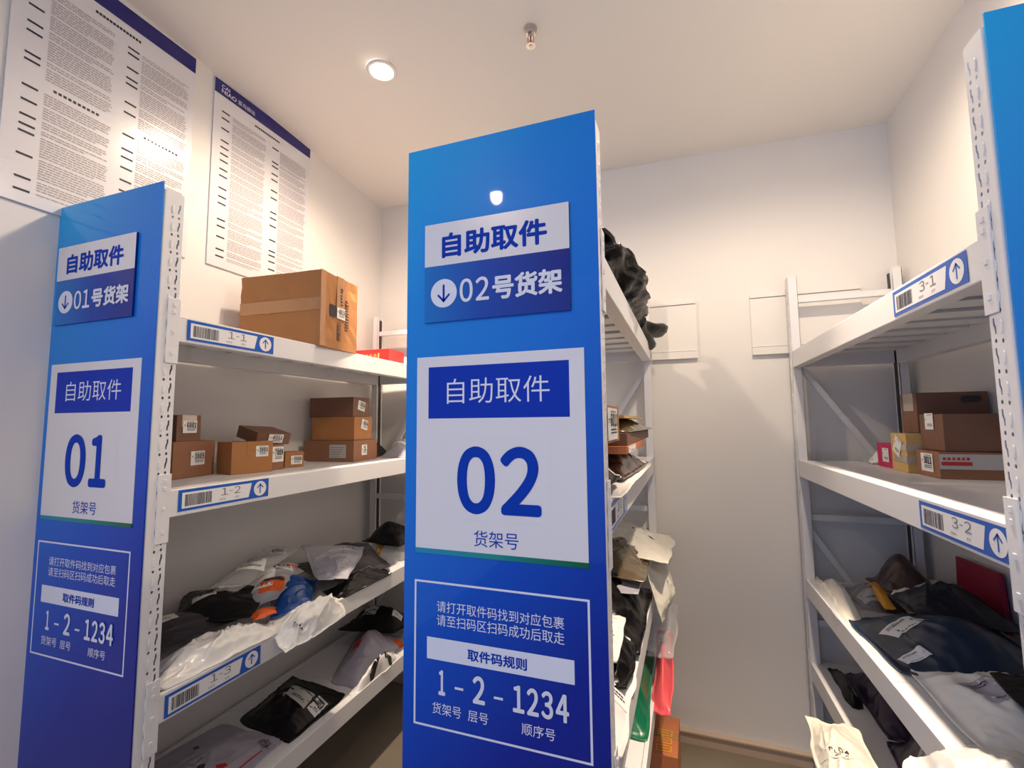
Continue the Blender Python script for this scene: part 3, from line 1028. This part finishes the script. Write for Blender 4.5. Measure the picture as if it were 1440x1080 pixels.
carton('cardboard_box', 'brown carton in the middle of the three-carton stack on shelf 1-2', (-1.442, 1.815, Z12 + .1005), math.radians(5), (-.235, 0), (0, .155), .112, 'card', [('+x', .55, .66, .055, .048, '3014', 'paper', -.22)], None, seed=11)
carton('cardboard_box', 'dark brown carton on top of the three-carton stack on shelf 1-2', (-1.448, 1.812, Z12 + .213), math.radians(3), (-.25, 0), (0, .130), .094, 'card_brown', [('+x', .5, .56, .058, .046, '3016', 'paper', -.2)], None, seed=12)
bag('poly_mailer', 'small black poly bag behind the carton stack on shelf 1-2', [(-1.68, 2.05, Z12), (-1.50, 2.05, Z12), (-1.50, 2.25, Z12), (-1.68, 2.25, Z12)], .06, 'black_bag', seed=2)
bag('poly_mailer', 'rounded grey striped poly bag at the far end of shelf 1-2', [(-1.50, 2.07, Z12), (-1.32, 2.07, Z12), (-1.32, 2.26, Z12), (-1.50, 2.26, Z12)], .075, 'grey_bag', seed=3, slips=[(.5, .5, .09, .06, .2, '')])

# ---- rack 1, shelf 1-3
z = Z13
bag('poly_mailer', 'flat grey-charcoal mailer with pale slips at the near end of shelf 1-3', [(-1.47, .90, z + .045), (-1.40, 1.20, z + .05), (-1.60, 1.22, z + .055), (-1.66, .92, z + .055)], .032, 'charcoal_bag',
    [(.30, .58, .16, .05, -.03, '', 'paper_grey'), (.52, .75, .06, .05, .1, '', 'paper_grey')], seed=4, wr=.004)
bag('poly_mailer', 'black mailer with a small slip lying over the charcoal one on shelf 1-3', [(-1.54, 1.06, z + .070), (-1.36, 1.20, z + .058), (-1.50, 1.42, z + .085), (-1.70, 1.24, z + .095)], .035, 'black_bag',
    [(.52, .80, .07, .035, .5, '6011'), (.3, .45, .07, .055, .2, '', 'paper_grey')], seed=5)
bag('poly_mailer', 'long white crinkled poly mailer along the front edge of shelf 1-3', [(-1.292, .885, z + .004), (-1.278, 1.25, z + .004), (-1.385, 1.29, z + .012), (-1.46, .90, z + .010)], .042, 'white_bag',
    [(.90, .52, .060, .018, .3, '5005', 'white_bag')], seed=6, wr=.011, freq=20, wrdir=(.7, 2.6))
bag('poly_mailer', 'bright white poly mailer sagging over the front edge of shelf 1-3', [(-1.215, 1.215, z - .045), (-1.205, 1.50, z - .020), (-1.33, 1.56, z + .020), (-1.345, 1.24, z + .020)], .045, 'white_bag',
    [(.22, .35, .062, .018, -1.0, '5004', 'white_bag')], seed=7, wr=.010, freq=18)
bag('poly_mailer', 'cobalt blue poly mailer under the orange-printed grey one on shelf 1-3', [(-1.345, 1.265, z + .028), (-1.315, 1.42, z + .030), (-1.45, 1.62, z + .045), (-1.58, 1.50, z + .035)], .055, 'blue_bag', seed=8)
bag('poly_mailer', 'grey mailer with orange print and slips on the shelf 1-3 heap', [(-1.44, 1.235, z + .055), (-1.37, 1.33, z + .075), (-1.50, 1.58, z + .120), (-1.63, 1.48, z + .125)], .030, 'grey_bag',
    [(.62, .30, .085, .085, .1, None, 'orange', 'orange_panel'), (.62, .40, .07, .02, .2, None, 'black_bag', 'black_stroke', .001),
     (.30, .42, .085, .11, .15, '', 'paper'), (.55, .76, .09, .075, .35, '7006', 'paper'), (.85, .88, .05, .03, .3, None, 'orange', 'orange_corner')], seed=9, wr=.004, outline=.02)
bag('poly_mailer', 'crinkled clear film mailer leaning against the wall side of shelf 1-3', [(-1.60, 1.17, z + .095), (-1.47, 1.24, z + .115), (-1.60, 1.66, z + .150), (-1.71, 1.60, z + .165)], .02, 'clear',
    [(.55, .45, .09, .08, .4, '', 'paper'), (.6, .80, .07, .05, .5, '5061')], seed=10, wr=.005)
bag('mailer_box', 'small orange packet between the white and black mailers on shelf 1-3', [(-1.335, 1.20, z + .052), (-1.315, 1.275, z + .055), (-1.365, 1.30, z + .060), (-1.385, 1.22, z + .060)], .014, 'orange', seed=11, wr=.001, cat='packet')
bag('poly_mailer', 'large black poly mailer at the back middle of shelf 1-3', [(-1.42, 1.60, z + .045), (-1.30, 1.93, z + .020), (-1.55, 2.12, z + .03), (-1.69, 1.72, z + .055)], .095, 'charcoal_bag', seed=12, wr=.004)
bag('poly_mailer', 'silver grey mailer flap with slip 9012 on the large black mailer', [(-1.36, 1.50, z + .085), (-1.30, 1.62, z + .060), (-1.40, 1.88, z + .120), (-1.63, 1.70, z + .150)], .030, 'grey_bag',
    [(.72, .78, .07, .028, .9, '9012', 'grey_bag')], seed=13, wr=.005, outline=.02)
bag('poly_mailer', 'flat black mailer with white slip on the front edge of shelf 1-3', [(-1.285, 1.56, z), (-1.275, 1.90, z), (-1.40, 1.97, z), (-1.42, 1.60, z)], .034, 'black_bag', [(.62, .62, .085, .035, .1, '', 'paper')], seed=14)
bag('poly_mailer', 'white poly parcel with an amber band at the far end of shelf 1-3', [(-1.58, 2.02, z), (-1.33, 2.02, z), (-1.33, 2.27, z), (-1.62, 2.27, z)], .085, 'white_bag', [(.45, .35, .045, .16, 0, None, 'orange_pale', 'amber_band')], seed=15, wr=.008)
bag('poly_mailer', 'black poly bag on top of the amber-banded white parcel', [(-1.58, 2.06, z + .085), (-1.33, 2.03, z + .085), (-1.33, 2.27, z + .09), (-1.60, 2.27, z + .09)], .085, 'black_bag', seed=16)

# ---- rack 1, shelf 1-4
z = Z14
bag('poly_mailer', 'black poly mailer with slip 8018 in the middle of the bottom shelf 1-4', [(-1.600, 1.385, z), (-1.320, 1.345, z), (-1.325, 1.66, z), (-1.66, 1.70, z)], .055, 'black_bag',
    [(.62, .48, .11, .075, .15, '', 'paper_grey'), (.88, .56, .040, .075, .1, '8018')], seed=17, wr=.006)
bag('poly_mailer', 'pale printed mailer with red edge and slip 8020 on the near bottom shelf', [(-1.345, .93, z), (-1.345, 1.36, z), (-1.66, 1.36, z), (-1.70, .95, z)], .030, 'print_bag',
    [(.90, .14, .075, .045, 1.2, '8020', 'grey_bag'), (.5, .5, .05, .05, .4, '', 'print_bag'), (.72, .10, .16, .006, .02, None, 'red_print', 'red_edge'), (.45, .35, .05, .022, .7, None, 'charcoal_bag', 'dark_motif'), (.30, .62, .04, .018, .2, None, 'charcoal_bag', 'dark_motif'), (.62, .70, .045, .015, 1.1, None, 'charcoal_bag', 'dark_motif'), (.55, .22, .03, .02, -.4, None, 'red_print', 'red_motif'), (.20, .30, .05, .02, .5, None, 'charcoal_bag', 'dark_motif')], seed=18, wr=.004)
bag('poly_mailer', 'pale grey mailer with faint print on the far half of shelf 1-4', [(-1.46, 1.70, z), (-1.325, 1.70, z), (-1.330, 2.18, z), (-1.66, 2.18, z)], .075, 'print_bag',
    [(.6, .7, .11, .08, .3, '', 'print_bag'), (.3, .5, .05, .13, .1, None, 'red_print', 'red_stroke'), (.9, .82, .05, .05, .1, None, 'orange', 'orange_patch')], seed=19)
bag('poly_mailer', 'small white mailer with black streaks at the front edge of shelf 1-4', [(-1.322, 1.66, z), (-1.288, 1.66, z), (-1.288, 1.99, z), (-1.335, 1.99, z + .02)], .055, 'white_bag',
    [(.6, .42, .02, .09, .4, None, 'black_bag', 'black_streak'), (.7, .72, .018, .05, -.4, None, 'black_bag', 'black_streak')], seed=20, wr=.008)
bag('poly_mailer', 'black mailer with two slips at the back end of shelf 1-4', [(-1.68, 2.0, z + .07), (-1.36, 2.05, z + .075), (-1.36, 2.28, z + .06), (-1.68, 2.28, z + .06)], .07, 'black_bag', [(.4, .4, .07, .07, .1, '', 'paper_grey'), (.82, .5, .05, .04, .3, '')], seed=21)

# ---- rack 2 (middle), seen from its right side
Z21, Z22, Z23, Z24 = [v - .003 for v in LV2]
crumple('refuse_sack', 'bulky glossy black plastic sack tied up on top of the middle rack', (-.262, 1.66, Z21), (.185, .58, .118), 'black_shine', seed=4, amp=.42, flat=.25,
        tails=[((.09, .36, .10), (.15, .54, .19), .030, .018), ((.10, .42, .05), (.225, .60, .06), .05, .032), ((.10, .40, .05), (.175, .60, -.01), .06, .02)])
bag('flat_mailer', 'white flat mailer lying over the front edge of the shelf with tag 2-2', [(-.36, 1.02, Z22), (-.118, 1.02, Z22 + .004), (-.085, 1.90, Z22 + .006), (-.36, 1.80, Z22)], .018, 'white_bag', seed=31, wr=.003)
bag('poly_mailer', 'black poly bag under the upright carton on the shelf with tag 2-2', [(-.34, .98, Z22 + .030), (-.135, .98, Z22 + .035), (-.135, 1.20, Z22 + .035), (-.34, 1.22, Z22 + .030)], .062, 'black_bag', seed=32, slips=[(.9, .8, .05, .04, .5, '')])
carton('cardboard_box', 'upright small carton covered by a big white slip, near end of shelf 2-2', (-.145, .985, Z22 + .120), -.02, (-.16, 0), (0, .25), .088, 'card', [('+x', .52, .5, .15, .075, '6010')], None, seed=33)
bag('poly_mailer', 'dark brown crinkled bag with a slip beside the black bag on shelf 2-2', [(-.34, 1.24, Z22 + .02), (-.130, 1.22, Z22 + .02), (-.100, 1.90, Z22 + .01), (-.34, 1.90, Z22 + .01)], .062, 'brown_bag', seed=34, slips=[(.88, .86, .05, .09, .3, '')], wr=.009)
carton('cardboard_box', 'thin white and orange carton resting on the dark brown bag', (-.125, 1.27, Z22 + .082), -.025, (-.19, 0), (0, .50), .022, 'orange_card', [('+x', .22, .5, .18, .018, None, 'paper')], None, seed=35)
carton('cardboard_box', 'dark flat carton under the olive film parcel on the middle rack', (-.125, 1.28, Z22 + .105), -.025, (-.20, 0), (0, .70), .034, 'card_brown', (), None, seed=36)
bag('film_parcel', 'olive brown film-wrapped parcel on top of the middle rack second-shelf pile', [(-.33, 1.29, Z22 + .140), (-.120, 1.29, Z22 + .140), (-.090, 2.15, Z22 + .140), (-.33, 2.15, Z22 + .140)], .034, 'olive_bag', seed=37, wr=.004)
carton('cardboard_box', 'thin tan card sleeve topping the olive film parcel', (-.14, 1.36, Z22 + .180), -.025, (-.16, 0), (0, .62), .008, 'tan_card', (), None, seed=38, dent=.001)
z = Z23
def q4(x0, x1, y0, y1, za, zb=None):
    zb = za if zb is None else zb
    return [(x0, y0, za), (x1, y0, zb), (x1, y1, zb), (x0, y1, za)]
bag('poly_mailer', 'white crinkled mailer with slip at the near end of the middle rack third shelf', q4(-.33, -.125, 1.02, 1.36, z + .00), .05, 'white_bag', [(.8, .6, .06, .12, .1, '')], seed=41)
bag('poly_mailer', 'black glossy mailer lying over the white one on the middle rack third shelf', q4(-.36, -.130, 1.22, 1.52, z + .035, z + .03), .065, 'black_shine', [(.72, .85, .08, .04, .1, '')], seed=42, wr=.01)
bag('poly_mailer', 'white mailer with a slip wedged between two black ones, middle rack', q4(-.38, -.16, 1.22, 1.5, z + .10, z + .09), .035, 'white_bag', [(.8, .5, .05, .10, .1, '')], seed=43)
bag('poly_mailer', 'large black mailer with diagonal slip in the middle rack third-shelf heap', q4(-.42, -.115, 1.42, 2.0, z + .03, z + .02), .13, 'black_shine', [(.70, .70, .05, .10, .5, '')], seed=44, wr=.012)
bag('poly_mailer', 'pale mailer with red print under the olive film parcel of the middle rack', q4(-.44, -.130, 1.62, 2.16, z + .13, z + .12), .04, 'grey_bag', [(.4, .3, .06, .06, .1, None, 'red_print', 'red_patch')], seed=45)
bag('film_parcel', 'olive brown film parcel high in the third-shelf heap of the middle rack', q4(-.44, -.118, 1.66, 2.2, z + .17, z + .15), .05, 'olive_bag', seed=46, wr=.006)
bag('poly_mailer', 'cream poly mailer topping the third-shelf heap of the middle rack', q4(-.46, -.035, 1.90, 2.34, z + .215, z + .15), .045, 'cream_bag', [(.7, .4, .10, .07, .2, '')], seed=47, wr=.010, outline=.03)
bag('poly_mailer', 'cream mailer corner drooping over the shelf edge at the heap far end', [(-.13, 1.90, z + .12), (-.075, 1.88, z - .07), (-.045, 2.16, z - .06), (-.10, 2.16, z + .15)], .040, 'cream_bag', seed=48)
z = Z24
bag('poly_mailer', 'white mailer standing at the near end of the middle rack bottom shelf', [(-.25, 1.02, z + .06), (-.135, 1.04, z + .02), (-.122, 1.36, z + .04), (-.22, 1.38, z + .10)], .07, 'white_bag', seed=51, wr=.010)
bag('poly_mailer', 'dark green poly mailer on edge on the middle rack bottom shelf', [(-.33, 1.66, z), (-.128, 1.66, z), (-.112, 2.08, z + .10), (-.30, 2.08, z + .12)], .07, 'green_bag', seed=52, wr=.006)
bag('poly_mailer', 'coral pink padded mailer sticking out of the middle rack bottom shelf', [(-.118, 1.86, z - .02), (-.050, 1.84, z - .01), (-.045, 2.16, z + .14), (-.105, 2.16, z + .16)], .05, 'pink_bag', [(.3, .86, .03, .06, .1, '')], seed=53, wr=.001)
bag('poly_mailer', 'crinkled clear grey film bag behind the pink mailer on the middle rack', [(-.14, 1.98, z + .12), (-.04, 1.98, z + .12), (-.02, 2.30, z + .22), (-.12, 2.30, z + .26)], .05, 'clear', seed=54, wr=.012)
def yellow_marks(t, x0, x1, y0, y1, h):
    fn = lambda a, b, l: (x0 + .02 + a, y0 + .02 + b, h + .0012 + l)
    f = Flat()
    for i in range(3):
        f.frame(.0, .06, i * .05, i * .05 + .038, .006)
        f.rect(.012, .048, i * .05 + .016, i * .05 + .022)
    f.build('yellow_tape_print', M['orange_pale'], t, fn)
carton('cardboard_box', 'orange brown carton on the floor at the far end of the middle rack', (-.145, 2.03, .0), -.03, (0, .105), (0, .26), .17, 'orange_card', (), 'x', seed=55, extra=yellow_marks)

# ---- rack 3 (right)
Z31, Z32, Z33, Z34 = [v - .003 for v in LV3]
z = Z32
def r3_print(t, x0, x1, y0, y1, h):
    fn = lambda a, b, l: (x0 + a, y0 - .0016 - l, b)
    s = Flat().rect(.0, x1 - x0, h * .36, h * .92).build('printed_sheet', M['paper_grey'], t, fn)
    f = Flat().rect(.004, .075, h * .50, h * .64)
    for k in range(6):
        f.rect(.008 + k * .011, .015 + k * .011, h * .70, h * .80)
    f.build('red_lettering', M['red_print'], s, fn, .0005)
carton('cardboard_box', 'long brown carton with white and red printed sheet, lowest on shelf 3-2', (.722, 1.695, z), 0, (0, .20), (0, .135), .078, 'card_dark', [('-x', .5, .55, .07, .055, '3011')], None, seed=61, extra=r3_print)
carton('cardboard_box', 'dark brown carton stacked on the long printed carton of shelf 3-2', (.742, 1.705, z + .079), 0, (0, .185), (0, .135), .110, 'card_brown', [('-x', .45, .80, .05, .05, '')], None, seed=62)
def r3_bands(t, x0, x1, y0, y1, h):
    bm = bmesh.new()
    add_box(bm, x0 - .001, x1 + .001, y0 - .001, y0 + .09, h * .55, h * .72)
    add_box(bm, x0 - .001, x1 + .001, y0 - .001, y0 + .09, h * .25, h * .42)
    obj('printed_tape_band', bm, M['tape_grey'], t)
carton('cardboard_box', 'square tan carton with tape bands beside the printed one on shelf 3-2', (.706, 1.852, z), 0, (0, .10), (0, .112), .128, 'tan_card', [('-x', .45, .66, .05, .06, '', 'paper', -.5)], None, seed=63, extra=r3_bands)
def hand_hole_shade(t, x0, x1, y0, y1, h):
    fn = lambda a, b, l: (x0 + a, y0 - .0022 - l, b)
    Flat().poly([(.115, h * .80), (.12, h * .90), (.165, h * .90), (.170, h * .80), (.16, h * .74), (.12, h * .74)]).build('hand_hole_shade', M['recess_shade'], t, fn)  # flat dark patch, the shade of the opening painted on
carton('cardboard_box', 'dark brown carton with hand hole, highest of the shelf 3-2 pile', (.748, 1.868, z + .129), 0, (0, .185), (0, .110), .132, 'card_brown', [], 'x', 'tape_grey', seed=64, extra=hand_hole_shade, tape_w=.07)
carton('card_box', 'small magenta box with a white slip on shelf 3-2', (.724, 1.985, z), 0, (0, .09), (0, .155), .086, 'pink_card', [('-x', .5, .52, .055, .05, '')], None, seed=65)
bag('poly_mailer', 'small clear crinkled bag with white slip at the far end of shelf 3-2', q4(.715, .87, 2.15, 2.30, z), .055, 'clear', [(.25, .4, .07, .07, .2, '')], seed=66)
z = Z33
bag('tube_mailer', 'rolled cream poly mailer at the far front edge of shelf 3-3', [(.520, 1.86, z), (.580, 1.87, z), (.580, 2.30, z), (.535, 2.30, z)], .055, 'cream_bag', seed=71, wr=.003, seam=.02)
bag('poly_mailer', 'crumpled clear film bag on the far front corner of shelf 3-3', [(.502, 1.90, z), (.525, 1.88, z), (.535, 2.33, z), (.502, 2.33, z)], .030, 'clear', seed=72, wr=.010)
bag('poly_mailer', 'semi clear brown mailer with slip beside the cream roll on shelf 3-3', [(.590, 1.93, z), (.69, 1.98, z), (.73, 2.30, z), (.60, 2.31, z)], .040, 'clear', [(.45, .35, .07, .08, .1, '', 'paper_grey')], seed=73)
bag('poly_mailer', 'brown crinkled mailer behind the semi clear one on shelf 3-3', [(.60, 2.02, z - .0), (.74, 2.02, z), (.76, 2.28, z), (.62, 2.28, z)], .032, 'brown_bag', seed=74)
bag('packet', 'narrow amber yellow packet on shelf 3-3 behind the petrol blue mailer', [(.650, 1.96, z + .030), (.69, 1.96, z + .035), (.72, 2.20, z + .05), (.67, 2.20, z + .045)], .014, 'orange_pale', seed=75, wr=.001, cat='packet')
bag('poly_mailer', 'large petrol blue poly mailer with two slips lying across shelf 3-3', [(.520, 1.90, z + .004), (.535, 1.56, z + .004), (.905, 1.44, z + .02), (.885, 1.96, z + .05)], .072, 'teal_bag',
    [(.48, .25, .10, .075, -1.2, '', 'paper'), (.80, .17, .075, .035, -1.15, '')], seed=76, wr=.003)
bag('poly_mailer', 'black navy mailer with a long pale slip on the petrol blue one', [(.66, 1.98, z + .085), (.67, 1.76, z + .085), (.90, 1.70, z + .085), (.90, 2.06, z + .10)], .055, 'navy_bag',
    [(.30, .62, .06, .16, -.1, '', 'paper_grey'), (.16, .16, .06, .05, -.4, '')], seed=77)
bag('poly_mailer', 'dark brown glossy mailer at the back of shelf 3-3', [(.70, 2.08, z + .04), (.88, 2.08, z + .05), (.88, 2.28, z + .05), (.70, 2.28, z + .04)], .095, 'brown_bag', seed=78)
mr = thing('card_folder', 'maroon red card folder standing against the right wall above shelf 3-3', 'folder', (.915, 1.87, z + .03))
raw('folder_cover', [(0, -.02, 0), (0, .235, .0), (0, .225, .165), (0, .0, .175), (.010, -.02, 0), (.010, .235, .0), (.010, .225, .165), (.010, .0, .175)],
    [(0, 1, 2, 3), (7, 6, 5, 4), (0, 4, 5, 1), (1, 5, 6, 2), (2, 6, 7, 3), (3, 7, 4, 0)], M['maroon'], mr)
raw('folder_back_sheet', [(.011, -.022, -.002), (.011, .237, -.002), (.011, .227, .163), (.011, .0, .173), (.014, -.022, -.002), (.014, .237, -.002), (.014, .227, .163), (.014, .0, .173)],
    [(0, 1, 2, 3), (7, 6, 5, 4), (0, 4, 5, 1), (1, 5, 6, 2), (2, 6, 7, 3), (3, 7, 4, 0)], M['maroon'], mr)
bag('poly_mailer', 'white poly mailer with dark slip behind the hanging one on shelf 3-3', [(.560, 1.60, z + .004), (.555, 1.26, z + .004), (.86, 1.10, z + .02), (.90, 1.50, z + .03)], .062, 'white_bag',
    [(.50, .30, .07, .09, -1.2, '', 'print_bag')], seed=79, wr=.007)
bag('poly_mailer', 'black poly mailer lying on the white one near the right post', [(.650, 1.40, z + .100), (.615, 1.13, z + .100), (.86, 1.04, z + .10), (.88, 1.36, z + .11)], .030, 'black_bag', seed=80, slips=[(.8, .2, .05, .03, 0, '')])
bag('poly_mailer', 'white poly mailer hanging over the front edge near the right end of shelf 3-3', [(.415, 1.24, z - .030), (.395, 1.00, z - .055), (.64, 1.00, z + .04), (.65, 1.28, z + .02)], .060, 'white_bag', seed=81, wr=.007, outline=.03)
z = Z34
bag('poly_mailer', 'dusky purple mailer with slip along the bottom shelf of the right rack', [(.585, 1.86, z), (.560, 1.48, z), (.75, 1.46, z), (.78, 1.86, z)], .12, 'purple_bag', [(.55, .2, .08, .06, -1.3, '', 'paper_grey')], seed=82, wr=.008)
bag('poly_mailer', 'dark purple crinkled mailer at the far part of the right rack bottom shelf', [(.605, 2.28, z), (.595, 1.86, z), (.80, 1.86, z), (.82, 2.28, z)], .11, 'purple_bag', seed=83, wr=.010, slips=[(.6, .2, .09, .05, -1.2, '', 'purple_bag')])
bag('poly_mailer', 'thin black strip-like mailer on the right rack bottom shelf far end', [(.548, 2.30, z), (.552, 2.02, z), (.590, 2.02, z), (.590, 2.30, z)], .03, 'black_bag', seed=84)
bag('poly_mailer', 'black mailer in shade at the near end of the right rack bottom shelf', [(.57, 1.44, z), (.555, 1.06, z), (.82, 1.06, z), (.85, 1.44, z)], .07, 'black_bag', seed=85, slips=[(.3, .2, .08, .05, -1.2, '', 'paper_grey')])
bag('poly_mailer', 'pale cream mailer with slip 6004 draped over the bottom shelf edge, right rack', [(.385, 1.88, z + .020), (.345, 1.58, z - .030), (.500, 1.54, z + .03), (.500, 1.80, z + .05)], .035, 'cream_bag',
    [(.62, .42, .030, .11, .05, None, 'cream_bag'), (.62, .45, .075, .03, 1.5, '6004', 'cream_bag')], seed=86, wr=.005, outline=.02)
